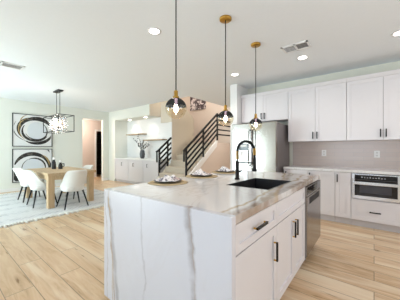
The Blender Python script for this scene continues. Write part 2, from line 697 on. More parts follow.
# stair hall
struct('wall_stair', MB().prism([(4.93, 0), (6.0, 0), (6.0, 2.34), (5.53, 2.72), (4.93, 3.25)], 1, 5.08, 5.21), M_beige, 'beige wall with sloping top behind the stairs')
struct('trim_4', box(4.90, 4.93, 5.08, 5.21, 0, 2.13), M_white, 'white end of the beige stair wall')
struct('wall_stair_end', box(XS, XS + .12, 2.44, 8.5, 0, 5.2), M_rose, 'warm-lit tall wall at the top of the stairs')
struct('wall_stair_left', box(4.93, XS, 7.0, 7.1, 2.8, 5.2), M_beige, 'beige wall of the upper stair hall')
struct('wall_upper', MB().box(4.5, 4.6, 4.0, 8.5, CZ + .28, 5.2).box(4.6, XS, 4.0, 4.07, CZ + .28, 5.2), M_beige, 'beige upper storey wall about the stair void')
struct('ceiling_stair', box(4.5, XS + .12, 3.9, 8.5, 5.2, 5.3), M_ceil, 'pale ceiling high over the stairs')
struct('wall_passage', box(KW + .12, XS, 2.32, 2.44, 0, CZ), M_wall, 'pale wall of the passage behind the refrigerator')

# ------------------------------------------------------------------ stairs
st = thing('staircase', 'beige carpeted staircase rising between two black railings', 'staircase', (4.9, 4.52, 0))
X0, RUN, RISE, NS = 3.88, .24, .18, 8
for i in range(NS):
    xa = X0 + RUN * i
    MB().box(xa, xa + RUN + (.02 if i < NS - 1 else 0), 4.03, 5.06, 0 if i < 4 else RISE * (i - 3), RISE * (i + 1)).build('step', M_carpet, st, bevel=.012)
xl = X0 + RUN * NS
MB().box(xl, XS - .002, 4.03, 5.06, 1.26, 1.46).build('landing', M_carpet, st)
MB().prism([(X0 + .05, 0), (xl, 0), (xl, 1.46), (X0 + .05, .12)], 1, 3.97, 4.03).build('side_wall', M_rose, st)
MB().prism([(xl, 0), (XS - .002, 0), (XS - .002, 1.46), (xl, 1.46)], 1, 3.97, 4.03).build('landing_wall', M_rose, st)
MB().prism([(X0 - .03, .0), (X0 + .10, .0), (xl + .0, 1.33), (xl + .06, 1.535), (xl - .01, 1.535), (X0 - .03, .08)], 1, 3.945, 3.97).build('stringer', M_white, st)
MB().prism([(3.9, 0), (4.897, 0), (4.897, .795), (3.9, .05)], 1, 5.064, 5.14).build('curb', M_beige, st)


def railing(name, label, y, x0, x1, h0, slope, posts, nb, z_bottom, group):
    r = thing(name, label, 'stair railing', (x0, y, 0 if z_bottom is None else h0 - .8), group)
    for xp in posts:
        top = h0 + slope * (xp - x0)
        zb = min(top - .815, 1.536)
        MB().box(xp - .022, xp + .022, y - .022, y + .022, zb, top).build('newel_post', M_black, r, bevel=.004)
    for k in range(nb):
        z = h0 - k * .158
        MB().bar((x0 - (.03 if k == 0 else 0), y, z - (.03 * slope if k == 0 else 0)), (x1, y, z + slope * (x1 - x0)), .045 if k == 0 else .034, .05 if k == 0 else .042).build('top_rail' if k == 0 else 'rail', M_black, r)
    return r


R2 = railing('stair_railing', 'long black metal railing climbing the open right side of the stairs', 3.957, 4.34, 5.86, 1.265, .745, (4.36, 5.11, 5.85), 5, None, None)
MB().bar((4.27, 3.957, 1.19), (4.27, 3.957, .92), .03, .04).build('rail_return', M_black, R2)
MB().bar((4.25, 3.957, 1.20), (4.36, 3.957, 1.265), .045, .05).build('rail_return', M_black, R2)
R1 = railing('stair_railing', 'short black metal railing in front of the niche beside the beige wall', 5.10, 4.39, 4.897, 1.235, .76, (4.41, 4.75), 5, None, None)
MB().bar((4.31, 5.10, 1.16), (4.31, 5.10, .86), .03, .04).build('rail_return', M_black, R1)
MB().bar((4.29, 5.10, 1.17), (4.40, 5.10, 1.24), .045, .05).build('rail_return', M_black, R1)
R3 = thing('stair_railing', 'level black railing along the upper stair landing', 'stair railing', (6.4, 3.957, 1.5))
for k in range(5):
    MB().bar((5.875, 3.957, 2.36 - k * .158), (XS - .005, 3.957, 2.36 - k * .158), .045 if k == 0 else .034, .05 if k == 0 else .042).build('top_rail' if k == 0 else 'rail', M_black, R3)
MB().box(XS - .05, XS - .006, 3.935, 3.979, 1.52, 2.36).build('newel_post', M_black, R3)

# art on the upper stair wall
pr = thing('framed_print', 'black and white print high on the warm-lit stair wall', 'picture', (XS, 5.7, 2.9))
box(XS - .03, XS - .004, 5.28, 6.10, 2.88, 3.75).build('canvas', M_print, pr)

# ------------------------------------------------------------------ niche furniture
NC = thing('niche_cabinet', 'white built-in cabinet with three fronts under the niche shelves', 'cabinet', (4.85, 6.6, 0))
box(4.60, NBK - .002, 5.36, 7.935, .10, .875).build('body', M_cab, NC)
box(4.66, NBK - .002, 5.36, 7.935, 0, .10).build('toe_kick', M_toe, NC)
box(4.555, NBK - .002, 5.34, 7.937, .875, .915).build('cabinet_top', M_white, NC, bevel=.004)


def shaker(x, y0, y1, z0, z1, rail=.06, th=.02, dirn=-1, axis=0):
    """recessed panel front; face plane at x, body behind it. axis 0: faces along x; axis 1: faces along y"""
    m = MB()
    xa, xb = x, x - dirn * th

    def b(p0, p1, u0, u1, v0, v1):
        if axis == 0:
            m.box(p0, p1, u0, u1, v0, v1)
        else:
            m.box(u0, u1, p0, p1, v0, v1)
    b(xa, xb, y0, y0 + rail, z0, z1)
    b(xa, xb, y1 - rail, y1, z0, z1)
    b(xa, xb, y0 + rail, y1 - rail, z0, z0 + rail)
    b(xa, xb, y0 + rail, y1 - rail, z1 - rail, z1)
    b(xa - dirn * th * .55, xb, y0 + rail, y1 - rail, z0 + rail, z1 - rail)
    return m


def pull_x(x, y, z, ln, vertical, gold=False, dirn=-1):
    """bar pull standing off a front that faces along x"""
    m = MB()
    o = x + dirn * .034
    if vertical:
        m.box(o - .006, o + .006, y - .008, y + .008, z - ln / 2, z + ln / 2)
        for s in (-1, 1):
            m.mi = 1 if gold else 0
            m.box(x, o - dirn * .004, y - .006, y + .006, z + s * (ln / 2 - .012) - .007, z + s * (ln / 2 - .012) + .007)
    else:
        m.box(o - .006, o + .006, y - ln / 2, y + ln / 2, z - .008, z + .008)
        for s in (-1, 1):
            m.mi = 1 if gold else 0
            m.box(x, o - dirn * .004, y + s * (ln / 2 - .012) - .007, y + s * (ln / 2 - .012) + .007, z - .006, z + .006)
    return m


for (y0, y1, yh) in ((7.06, 7.93, 7.41), (6.17, 7.05, 6.68), (5.37, 6.16, 5.90)):
    d = shaker(4.58, y0, y1, .115, .865).build('door', M_cab, NC)
    pull_x(4.58, yh, .70, .12, True).build('handle', M_steelside, d)
sh = thing('floating_shelf', 'higher oak shelf on the left of the niche', 'shelf', (5.0, 7.2, 1.80))
box(4.93, NBK - .001, 6.66, 7.70, 1.80, 1.84).build('board', M_shelf, sh, bevel=.003)
sh = thing('floating_shelf', 'lower oak shelf on the right of the niche', 'shelf', (5.0, 6.1, 1.56))
box(4.93, NBK - .001, 5.56, 6.62, 1.56, 1.60).build('board', M_shelf, sh, bevel=.003)
vz = thing('branch_vase', 'smoky grey vase of dark branches on the niche cabinet', 'vase', (4.86, 6.55, .915))
MB().lathe([(0, 0), (.06, 0), (.085, .06), (.095, .16), (.08, .26), (.072, .30), (.06, .30), (.06, .27), (0, .25)], (0, 0, 0), 20).build('vase_body', M_vase, vz, world=False)
bm_ = MB()
random.seed(5)
for (dx, dy, dz) in ((-.04, .44, .38), (.0, .24, .52), (.02, .02, .28), (-.05, -.14, .30), (.03, -.34, .16), (-.02, .12, .22), (0, -.2, .2), (.02, .3, .2)):
    p0 = Vector((dx * .2, dy * .08, .24))
    p1 = Vector((dx, dy, .30 + dz))
    mid = (p0 + p1) / 2 + Vector((0, -dy * .12, .06))
    bm_.tube([p0, mid, p1], [.008, .007, .004], 6)
    for k in range(7):
        f = .35 + .65 * k / 6
        q = p0.lerp(p1, f) + Vector((random.uniform(-.02, .02), random.uniform(-.02, .02), .02))
        e = q + Vector((random.uniform(-.05, .05), random.uniform(-.07, .07), random.uniform(.02, .08)))
        bm_.tube([q, q.lerp(e, .5), e], [.003, .014, .002], 5)
bm_.build('branches', M_plant, vz, world=False)

# ------------------------------------------------------------------ ceiling fittings
cl_labels = [((1.78, 2.155), 'recessed ceiling light over the dining side, left of the pendants'),
             ((3.82, 2.16), 'recessed ceiling light by the top of the white wall stub'),
             ((3.79, .904), 'recessed ceiling light next to the kitchen air vent'),
             ((3.764, -.257), 'recessed ceiling light above the counter at the right edge of the photo')]
can0 = None


def can(x, y, z, label, power, color):
    global can0
    if can0 is None:
        can0 = thing('recessed_light', label, 'ceiling light', (x, y, z), 'recessed ceiling lights')
        MB().lathe([(.062, -.004), (.085, -.006), (.088, 0), (.062, 0)], (0, 0, 0), 24).build('trim_ring', M_white, can0, world=False)
        MB().lathe([(0, -.003), (.063, -.003), (.063, 0)], (0, 0, 0), 24).build('diffuser', M_can, can0, world=False)
        o = can0
    else:
        o = dup(can0, (x, y, z), label)
    l = bpy.data.lights.new('downlight', 'SPOT')
    l.energy = power
    l.color = color
    l.spot_size = 2.5
    l.spot_blend = .9
    l.shadow_soft_size = .06
    lo = bpy.data.objects.new('downlight', l)
    COL.objects.link(lo)
    lo.location = (x, y, z - .02)
    return o


for (p, lb) in cl_labels:
    can(p[0], p[1], CZ, lb, 34 if p[1] > 2 else 17, (1.0, .90, .83))
can(4.88, 7.36, 2.38, 'small recessed light in the niche soffit above the higher shelf', 13, (1.0, .96, .92))['group'] = 'niche lights'
can(4.80, 6.28, 2.38, 'small recessed light in the niche soffit above the lower shelf', 13, (1.0, .96, .92))['group'] = 'niche lights'


def vent(label, x, y, along_y, ln, wd_):
    v = thing('air_vent', label, 'air vent', (x, y, CZ))
    m = MB()
    a, b = ln / 2, wd_ / 2
    t = .025

    def bx(m, u0, u1, v0, v1, z0, z1):
        if along_y:
            m.box(v0, v1, u0, u1, z0, z1)
        else:
            m.box(u0, u1, v0, v1, z0, z1)
    bx(m, -a, a, -b, -b + t, -.012, 0)
    bx(m, -a, a, b - t, b, -.012, 0)
    bx(m, -a, -a + t, -b, b, -.012, 0)
    bx(m, a - t, a, -b, b, -.012, 0)
    bx(m, -.012, .012, -b, b, -.012, 0)
    m.build('vent_frame', M_white, v, world=False)
    k = MB()
    bx(k, -a + t, a - t, -b + t, b - t, -.002, 0)
    k.build('duct_opening', M_gap, v, world=False)
    for half in (0, 1):
        for i in range(4):
            vv = -b + t + .012 + (wd_ - 2 * t - .02) * i / 4
            s = MB()
            u0, u1 = (-a + t, -.012) if half == 0 else (.012, a - t)
            tilt = .016 if half == 0 else .004
            if along_y:
                s.prism([(vv, -.011), (vv + tilt, -.003), (vv + tilt + .004, -.003), (vv + .004, -.011)], 1, u0, u1)
            else:
                s.prism([(vv, -.011), (vv + tilt, -.003), (vv + tilt + .004, -.003), (vv + .004, -.011)], 0, u0, u1)
            s.build('louver', M_white, v, world=False)
    return v


can(5.7, 3.3, CZ, 'added unseen ceiling light brightening the passage beyond the white wall stub', 110, (1.0, .88, .80))  # added lamp, out of view, to brighten the wall under the stairs
vent('white ceiling vent over the kitchen beside a recessed light', 3.34, .885, True, .36, .23)
vent('white ceiling vent over the dining side near the left edge of the photo', .80, 5.02, False, .60, .26)

# ------------------------------------------------------------------ kitchen wall cabinets
UX = 4.60


def door_x(parent, x, y0, y1, z0, z1, yh, zh, vertical=True, ln=.13, name='door', rail=.06, gold=False):
    d = shaker(x, y0 + .0025, y1 - .0025, z0 + .0025, z1 - .0025, rail).build(name, M_cab, parent)
    if yh is not None:
        pull_x(x, yh, zh, ln, vertical, gold).build('handle', M_black, d) if not gold else \
            pull_x(x, yh, zh, ln, vertical, True).build('handle', [M_black, M_gold], d)
    return d


def upper(label, y0, y1, z0, z1, ends=()):
    u = thing('upper_cabinet', label, 'cabinet', (UX + .17, (y0 + y1) / 2, z0), 'white upper cabinets')
    box(UX + .021, KW - (.013 if z0 < 1.5 else .001), y0, y1, z0, z1).build('body', M_cab, u)
    box(UX + .0205, UX + .0212, y0 + .004, y1 - .004, z0 + .004, z1 - .004).build('door_gap', M_gap, u)
    ym = (y0 + y1) / 2
    door_x(u, UX, ym, y1, z0, z1, ym + .035, z0 + .11)
    door_x(u, UX, y0, ym, z0, z1, ym - .035, z0 + .11)
    m = MB()
    m.prism([(UX + .02, z1), (UX - .004, z1), (UX - .03, z1 + .055), (UX - .03, z1 + .062), (UX + .02, z1 + .062)], 1, y0, y1)
    m.build('crown_molding', M_cab, u)
    return u


upper('short white double-door cabinet above the refrigerator', 1.372, 2.43, 1.87, 2.44)
upper('tall white double-door upper cabinet right beside the refrigerator', .379, 1.370, 1.41, 2.44)
upper('tall white double-door upper cabinet farthest from the refrigerator', -.61, .377, 1.41, 2.44)

BX = 4.34


def base_cab(label, y0, y1, front):
    b = thing('base_cabinet', label, 'cabinet', (BX + .3, (y0 + y1) / 2, 0), 'white base cabinets on the kitchen wall')
    box(BX + .021, KW - .001, y0, y1, .11, .874 if front != 'microwave' else .455).build('body', M_cab, b)
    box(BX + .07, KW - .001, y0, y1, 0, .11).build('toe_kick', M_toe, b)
    zt = .874 if front != 'microwave' else .455
    box(BX + .0205, BX + .0212, y0 + .003, y1 - .003, .115, zt - .003).build('door_gap', M_gap, b)
    if front == 'microwave':
        door_x(b, BX, y0, y1, .115, .452, (y0 + y1) / 2, .27, False, .14, 'drawer')
        for yy in ((y0, y0 + .012), (y1 - .012, y1)):
            box(BX + .021, KW - .001, yy[0], yy[1], .455, .874).build('side_panel', M_cab, b)
    else:
        door_x(b, BX, y0, y1, .115, .870, front, .77, True, .13)
    return b


base_cab('white base cabinet next to the refrigerator, mostly behind the island', .952, 1.376, 1.33)
base_cab('white base cabinet just past the dishwasher end of the island', .522, .950, .91)
base_cab('narrow white base cabinet with dark pull next to the microwave', .297, .520, .485)
base_cab('white base cabinet with a drawer under the microwave', -.32, .295, 'microwave')
base_cab('white base cabinet beyond the microwave', -.61, -.322, -.58)
WT = thing('counter_worktop', 'white stone worktop along the kitchen wall below the tile', 'worktop', (BX + .3, .38, .875))
box(BX - .025, KW - .001, -.61, 1.376, .875, .915).build('worktop_slab', marble('wall_counter_stone', [], (4.64, .38, .875)), WT, bevel=.003)

mw = thing('microwave_drawer', 'stainless drawer microwave with black glass in the base cabinets', 'microwave', (BX + .2, -.012, .464))
MY0, MY1, MX = -.306, .281, BX - .012
box(MX + .02, KW - .15, MY0 + .004, MY1 - .004, .466, .86).build('body', M_steelside, mw)
f = MB().box(MX, MX + .02, MY0, MY1, .464, .515).box(MX, MX + .02, MY0, MY0 + .035, .515, .862).box(MX, MX + .02, MY1 - .035, MY1, .515, .862).box(MX, MX + .02, MY0 + .035, MY1 - .035, .845, .862)
f.build('steel_frame', M_steelbright, mw, bevel=.002)
cp = box(MX - .004, MX + .02, MY0 + .036, MY1 - .036, .775, .844).build('control_panel', M_blackgloss, mw)
m = MB()
for i in range(9):
    yy = MY1 - .13 - i * .035
    m.box(MX - .005, MX - .004, yy - .009, yy + .009, .800, .812 if i % 3 else .820)
m.build('control_marks', mat('panel_print', (.45, .45, .47), .5), cp)
dr = box(MX - .006, MX + .02, MY0 + .036, MY1 - .036, .518, .770).build('drawer_front', M_blackgloss, mw)
box(MX - .0068, MX - .006, MY0 + .10, MY1 - .10, .565, .68).build('viewing_window', mat('window_screen', (.05, .05, .06), .2), dr)
MB().box(MX - .045, MX - .025, MY0 + .02, MY1 - .02, .695, .742).box(MX - .026, MX - .005, MY0 + .05, MY0 + .07, .708, .728).box(MX - .026, MX - .005, MY1 - .07, MY1 - .05, .708, .728).build('handle', M_steelbright, dr, bevel=.004)

ow = None
for (y, z, lb) in ((.78, 1.18, 'white outlet plate on the tile nearer the refrigerator'), (-.04, 1.17, 'white outlet plate on the tile above the microwave')):
    if ow is None:
        ow = o = thing('wall_outlet', lb, 'outlet', (KW - .012, y, z), 'backsplash outlets')
        box(-.006, 0, -.04, .04, -.062, .062).build('cover_plate', M_plate, o, world=False, bevel=.002)
        for zz in (-.024, .024):
            box(-.0075, -.006, -.016, .016, zz - .014, zz + .014).build('socket', mat('socket_plastic', (.60, .57, .55), .4), o, world=False)
    else:
        dup(ow, (KW - .012, y, z), lb)

# refrigerator
FY0, FY1, FX, FT = 1.425, 2.36, 4.05, 1.78
fr = thing('refrigerator', 'stainless french door refrigerator between the wall stub and cabinets', 'refrigerator', (4.45, 1.89, 0))
box(FX + .085, KW - .06, FY0 + .004, FY1 - .004, .03, FT - .015).build('body', M_steelside, fr, bevel=.004)
box(FX + .15, KW - .10, FY0 + .03, FY1 - .03, 0, .03).build('base_grille', M_blackmatte, fr)
FM = 1.905
dl = box(FX, FX + .08, FM + .003, FY1, .74, FT).build('door', M_steel, fr, bevel=.012)
dR = box(FX, FX + .08, FY0, FM - .003, .74, FT).build('door', M_steel, fr, bevel=.012)
fz = box(FX, FX + .08, FY0, FY1, .05, .73).build('freezer_drawer', M_steel, fr, bevel=.012)
for (d, yy) in ((dl, FM + .045), (dR, FM - .045)):
    MB().tube([(FX - .001, yy, .92), (FX - .05, yy, .95), (FX - .05, yy, 1.62), (FX - .001, yy, 1.65)], .012, 10).build('handle', M_steeldark, d)
MB().tube([(FX - .001, FY0 + .12, .66), (FX - .05, FY0 + .14, .66), (FX - .05, FY1 - .14, .66), (FX - .001, FY1 - .12, .66)], .012, 10).build('handle', M_steeldark, fz)
dp = MB().box(FX - .006, FX, 1.985, 2.20, 1.02, 1.37)
dp.mi = 1
dp.box(FX - .008, FX - .006, 2.005, 2.18, 1.04, 1.23)
dp.mi = 2
dp.box(FX - .009, FX - .006, 2.08, 2.17, 1.10, 1.22).box(FX - .009, FX - .006, 2.02, 2.16, 1.30, 1.345)
dp.build('water_dispenser', [M_blackgloss, M_chrome, M_plate], dl)

# ------------------------------------------------------------------ island
IX0, IX1, IY0, IY1 = .957, 3.22, .560, 1.825
ZT, ZU = .915, .868
IC = thing('island_worktop', 'white veined stone island worktop with waterfall end', 'worktop', (2.04, 1.22, 0))
ioff = (2.04, 1.22, 0)
M_top = marble('veined_stone_top', [(.560, .01, .060, .95, (.38, .28, .21)), (.60, .035, .022, .8, GOLD), (.30, .19, .055, .75, TAUPE), (.10, .28, .03, .8, GOLD), (.02, .40, .02, .6, TAUPE), (1.95, -.25, .02, .4, GREY), (1.1, .15, .012, .35, GREY), (2.3, -.62, .018, .35, TAUPE)], ioff, True)
SX0, SX1, SY0, SY1 = 1.79, 2.44, .69, 1.11
tp = MB().box(IX0 + .04, SX0, IY0, IY1, ZU, ZT).box(SX1, IX1, IY0, IY1, ZU, ZT).box(SX0, SX1, IY0, SY0, ZU, ZT).box(SX0, SX1, SY1, IY1, ZU, ZT)
tp.build('worktop_slab', M_top, IC)
M_fall = marble('veined_stone_end_daylit', [(1.60, .16, .045, .75, GREY), (1.65, .10, .018, .8, TAUPE), (1.68, .06, .010, .8, GOLD), (1.77, .02, .012, .5, TAUPE), (.77, .10, .038, .75, GREY), (.755, .11, .012, .6, TAUPE), (1.27, .03, .016, .40, GREY)], ioff, False, (.74, .74, .79), .05)  # stone tinted bluer than the top for the daylight on this end
box(IX0, IX0 + .04, IY0, IY1, 0, ZT).build('waterfall_panel', M_fall, IC)

CY = .564       # cabinet front plane, facing the camera's side


def door_y(parent, x0, x1, z0, z1, xh=None, zh=None, vertical=True, ln=.16, name='door', rail=.055):
    d = shaker(CY, x0 + .002, x1 - .002, z0 + .002, z1 - .002, rail, .02, -1, 1).build(name, M_cab, parent)
    if xh is not None:
        o = CY - .024
        m = MB()
        if vertical:
            m.box(xh - .007, xh + .007, o - .006, o + .006, zh - ln / 2, zh + ln / 2)
            m.mi = 1
            for s in (-1, 1):
                zz = zh + s * (ln / 2 - .004)
                m.box(xh - .005, xh + .005, o - .006, CY, zz - .004, zz + .004)
        else:
            m.box(xh - ln / 2, xh + ln / 2, o - .006, o + .006, zh - .007, zh + .007)
            m.mi = 1
            for s in (-1, 1):
                xx = xh + s * (ln / 2 - .004)
                m.box(xx - .004, xx + .004, o - .006, CY, zh - .005, zh + .005)
        m.build('handle', [M_black, M_gold], d)
    return d


def island_cab(label, x0, x1):
    b = thing('island_cabinet', label, 'cabinet', ((x0 + x1) / 2, .9, 0), 'white island cabinets')
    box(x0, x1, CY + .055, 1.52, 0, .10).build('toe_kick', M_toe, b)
    box(x0 + .003, x1 - .003, CY + .0202, CY + .0208, .105, .862).build('door_gap', M_gap, b)
    return b


b1 = island_cab('white island cabinet with drawer and door beside the waterfall end', .999, 1.62)
box(.999, 1.62, CY + .021, 1.55, .10, .866).build('body', M_cab, b1)
door_y(b1, 1.0, 1.62, .70, .864, 1.30, .785, False, .16, 'drawer', .045)
door_y(b1, 1.0, 1.62, .105, .695, 1.560, .525, ln=.135)
b2 = island_cab('white island sink cabinet with a pair of doors beside the dishwasher', 1.622, 2.462)
MB().box(1.622, 2.462, CY + .021, .66, .10, .866).box(1.622, 1.75, .66, 1.55, .10, .866).box(1.75, 2.462, 1.17, 1.55, .10, .866).box(2.448, 2.462, .66, 1.17, .10, .866).box(1.75, 2.448, .66, 1.17, .10, .12).build('body', M_cab, b2)
door_y(b2, 1.622, 2.462, .70, .864, name='false_drawer_front', rail=.045)
door_y(b2, 1.622, 2.064, .105, .695, 2.026, .55, ln=.14)
door_y(b2, 2.064, 2.462, .105, .695, 2.102, .55, ln=.14)
ep = thing('island_end_panel', 'white panel closing the refrigerator end of the island', 'panel', (3.209, 1.06, 0))
box(3.20, 3.218, CY + .06, 1.55, 0, .866).build('board', M_cab, ep)
bk = thing('island_back_panel', 'white panel on the seating side of the island', 'panel', (2.05, 1.565, 0))
box(.999, 3.218, 1.553, 1.578, 0, .866).build('board', M_cab, bk)

dw = thing('dishwasher', 'stainless dishwasher in the far end of the island', 'dishwasher', (2.77, .9, 0))
box(2.472, 3.198, CY + .03, 1.5, .10, .862).build('body', M_steelside, dw)
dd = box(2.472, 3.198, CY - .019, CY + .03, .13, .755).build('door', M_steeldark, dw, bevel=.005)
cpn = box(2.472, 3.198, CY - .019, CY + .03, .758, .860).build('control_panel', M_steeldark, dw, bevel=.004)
box(2.49, 3.18, CY - .0205, CY - .018, .775, .855).build('display_strip', M_blackgloss, cpn)
box(2.58, 3.09, CY - .0205, CY - .018, .665, .735).build('pocket_handle', M_blackmatte, dd)
box(2.50, 3.17, CY + .05, 1.45, 0, .10).build('toe_kick', M_blackmatte, dw)
box(2.464, 2.470, CY - .005, CY + .03, .10, .862).build('side_edge', M_gap, dw)

# sink
sk = thing('kitchen_sink', 'black undermount sink set into the island worktop', 'sink', (2.115, .90, .66))
m = MB()
t = .012
e = .002
m.box(SX0 + .0008, SX1 - .0008, SY0 + .0008, SY1 - .0008, .655, .667)
q = .0008
zr = ZT + .0015
m.box(SX0 + q, SX0 + t, SY0 + q, SY1 - q, .667, zr).box(SX1 - t, SX1 - q, SY0 + q, SY1 - q, .667, zr)
m.box(SX0 + t, SX1 - t, SY0 + q, SY0 + t, .667, zr).box(SX0 + t, SX1 - t, SY1 - t, SY1 - q, .667, zr)
m.build('basin', M_sink, sk)
MB().lathe([(0, .667), (.045, .667), (.045, .671), (.03, .672), (0, .669)], (2.115, .98, 0), 20).build('drain', M_chrome, sk)

# faucet
FXC, FYC = 2.20, 1.215
fa = thing('kitchen_faucet', 'tall black and gold spring-neck faucet behind the island sink', 'faucet', (FXC, FYC, ZT))
MB().lathe([(0, 0), (.030, 0), (.030, .012), (.021, .016), (.021, .20), (.017, .205), (.017, .21), (0, .21)], (0, 0, 0), 20).build('stem', M_black, fa, world=False)
MB().tube([(.018, 0, .085), (.07, 0, .085), (.11, .0, .10)], [.010, .010, .006], 8).build('lever', M_black, fa, world=False)
R = .105
arch = [(0, 0, .21), (0, 0, .30)]
for i in range(13):
    a = PI * i / 12
    arch.append((0, -R + R * math.cos(a), .325 + R * math.sin(a)))
arch.append((0, -2 * R, .25))
MB().tube(arch, .010, 8).build('hose', M_black, fa, world=False)
# spring coil round the hose: gold at the sides, black over the arch
P = [Vector(p) for p in arch]
L = [0]
for a, b in zip(P, P[1:]):
    L.append(L[-1] + (b - a).length)


def along(s):
    for i in range(len(P) - 1):
        if s <= L[i + 1]:
            f = (s - L[i]) / (L[i + 1] - L[i])
            return P[i].lerp(P[i + 1], f), (P[i + 1] - P[i]).normalized()
    return P[-1], (P[-1] - P[-2]).normalized()


def coil(s0, s1, turns):
    pts = []
    n = turns * 8
    for k in range(n + 1):
        p, d = along(s0 + (s1 - s0) * k / n)
        u = Vector((1, 0, 0))
        v = d.cross(u)
        a = 2 * PI * turns * k / n
        pts.append(p + (u * math.cos(a) + v * math.sin(a)) * .0145)
    return MB().tube(pts, .0035, 5)


TL = L[-1]
coil(.02, .11, 10).build('spring', M_gold, fa, world=False)
coil(.11, TL - .10, 30).build('spring', M_black, fa, world=False)
coil(TL - .10, TL - .03, 8).build('spring', M_gold, fa, world=False)
MB().lathe([(0, .105), (.024, .105), (.024, .125), (.017, .14), (.017, .25), (0, .25)], (0, -2 * R, 0), 16).build('spray_head', M_black, fa, world=False)
MB().bar((0, 0, .195), (0, -2 * R, .195), .014, .014).build('holder_arm', M_black, fa, world=False)

# place settings
pm = thing('placemat', 'round straw placemat on the island nearest the waterfall end', 'placemat', (1.545, 1.655, ZT), 'straw placemats')
MB().lathe([(0, 0), (.195, 0), (.205, .003), (.195, .007), (0, .007)], (0, 0, 0), 40).build('mat', M_straw, pm, world=False)
pl = thing('dinner_plate', 'black plate on the placemat nearest the waterfall end', 'plate', (1.545, 1.655, ZT + .0072), 'black dinner plates')
MB().lathe([(0, 0), (.085, 0), (.14, .014), (.145, .017), (.138, .019), (.085, .007), (0, .006)], (0, 0, 0), 36).build('plate_disc', M_blackgloss, pl, world=False)


def napkin(label, loc, seed):
    random.seed(seed)
    ph = [random.uniform(0, 6.28) for _ in range(6)]
    bumps = [(random.uniform(.03, .095), random.uniform(0, 6.28), random.uniform(.018, .042), random.uniform(.018, .032)) for _ in range(9)]
    nk = thing('cloth_napkin', label, 'napkin', loc, 'linen napkins')

    def fn(u, v):
        a = 2 * PI * u
        r = v
        R_ = .128 * r * (1 + .12 * math.sin(3 * a + ph[2]) + .10 * math.sin(7 * a + ph[3]))
        px, py = R_ * math.cos(a), R_ * math.sin(a)
        z = .028 * (1 - r ** 2.5)
        for (br, ba, bh, bs) in bumps:
            d2 = (px - br * math.cos(ba)) ** 2 + (py - br * math.sin(ba)) ** 2
            z += bh * math.exp(-d2 / (2 * bs * bs)) * (1 - r ** 4)
        z += .007 * math.sin(90 * px + ph[0]) * math.sin(80 * py + ph[1]) * (1 - r ** 6)
        z = max(.001, z) + max(0, R_ - .080) * .40
        return Vector((px, py, z * .72))
    m = MB().grid(fn, 48, 14)
    bmesh.ops.remove_doubles(m.bm, verts=m.bm.verts, dist=1e-5)
    m.build('cloth', M_napkin, nk, world=False)
    return nk


nl = ('nearest the waterfall end', 'in the middle of the row', 'nearest the refrigerator')
spots = ((1.545, 1.655), (2.16, 1.70), (2.76, 1.725))
napkin('crumpled patterned napkin on the black plate nearest the waterfall end', (1.545, 1.655, ZT + .0145), 3)
for i in (1, 2):
    x, y = spots[i]
    dup(pm, (x, y, ZT), 'round straw placemat on the island ' + nl[i])
    dup(pl, (x, y, ZT + .0072), 'black plate on the placemat ' + nl[i])
    napkin('crumpled patterned napkin on the black plate ' + nl[i], (x, y, ZT + .0145), 3 + i * 4)

# pendants
pt = thing('pendant_light', 'smoked and amber glass globe pendant over the waterfall end of the island', 'pendant light', (1.32, 1.315, CZ), 'globe pendants over the island')
GZ = 1.605 - CZ
MB().lathe([(0, -.026), (.060, -.026), (.068, -.020), (.068, 0), (0, 0)], (0, 0, 0), 28).build('canopy', M_gold, pt, world=False)
MB().tube([(0, 0, -.02), (0, 0, GZ + .15)], .0052, 8).build('rod', M_black, pt, world=False)
MB().lathe([(0, GZ + .086), (.026, GZ + .086), (.026, GZ + .10), (.017, GZ + .104), (.017, GZ + .145), (.007, GZ + .155), (0, GZ + .155)], (0, 0, 0), 20).build('socket_cap', M_gold, pt, world=False)
r = .090
MB().lathe([(r * math.cos(a), GZ + r * math.sin(a)) for a in [-PI / 2 + .001 + (PI / 2 + .18) * i / 14 for i in range(15)]], (0, 0, 0), 32).build('lower_globe', M_amber, pt, world=False)
MB().lathe([(r * math.cos(a), GZ + r * math.sin(a)) for a in [.18 + (PI / 2 - .18 - .28) * i / 10 for i in range(11)]], (0, 0, 0), 32).build('smoked_dome', M_smoke, pt, world=False)
MB().lathe([(0, GZ - .032), (.014, GZ - .026), (.019, GZ - .008), (.015, GZ + .012), (.011, GZ + .03), (.012, GZ + .086), (0, GZ + .086)], (0, 0, 0), 16).build('bulb', M_bulb, pt, world=False)
dup(pt, (2.11, 1.315, CZ), 'smoked and amber glass globe pendant over the middle of the island')
dup(pt, (2.895, 1.305, CZ), 'smoked and amber glass globe pendant nearest the refrigerator')

# ------------------------------------------------------------------ dining area
RUG0 = (-.75, 3.27, 4.72, 7.92)
rg = thing('area_rug', 'faded white and grey patterned rug under the dining table', 'rug', (1.26, 6.3, 0))
box(RUG0[0], RUG0[1], RUG0[2], RUG0[3], .0005, .011).build('rug_field', M_rug, rg)
fm = MB()
random.seed(11)
for yy, s in ((RUG0[2], -1), (RUG0[3], 1)):
    n = 90
    for i in range(n):
        x = RUG0[0] + (RUG0[1] - RUG0[0]) * (i + .5) / n
        l = random.uniform(.07, .14)
        j = random.uniform(-.012, .012)
        fm.tube([(x, yy + .01 * -s, .009), (x + j * .5, yy + s * l * .5, .014), (x + j, yy + s * l, .006)], [.018, .024, .013], 6)
fo = fm.build('fringe', M_fringe, rg)
fo['kind'] = 'stuff'

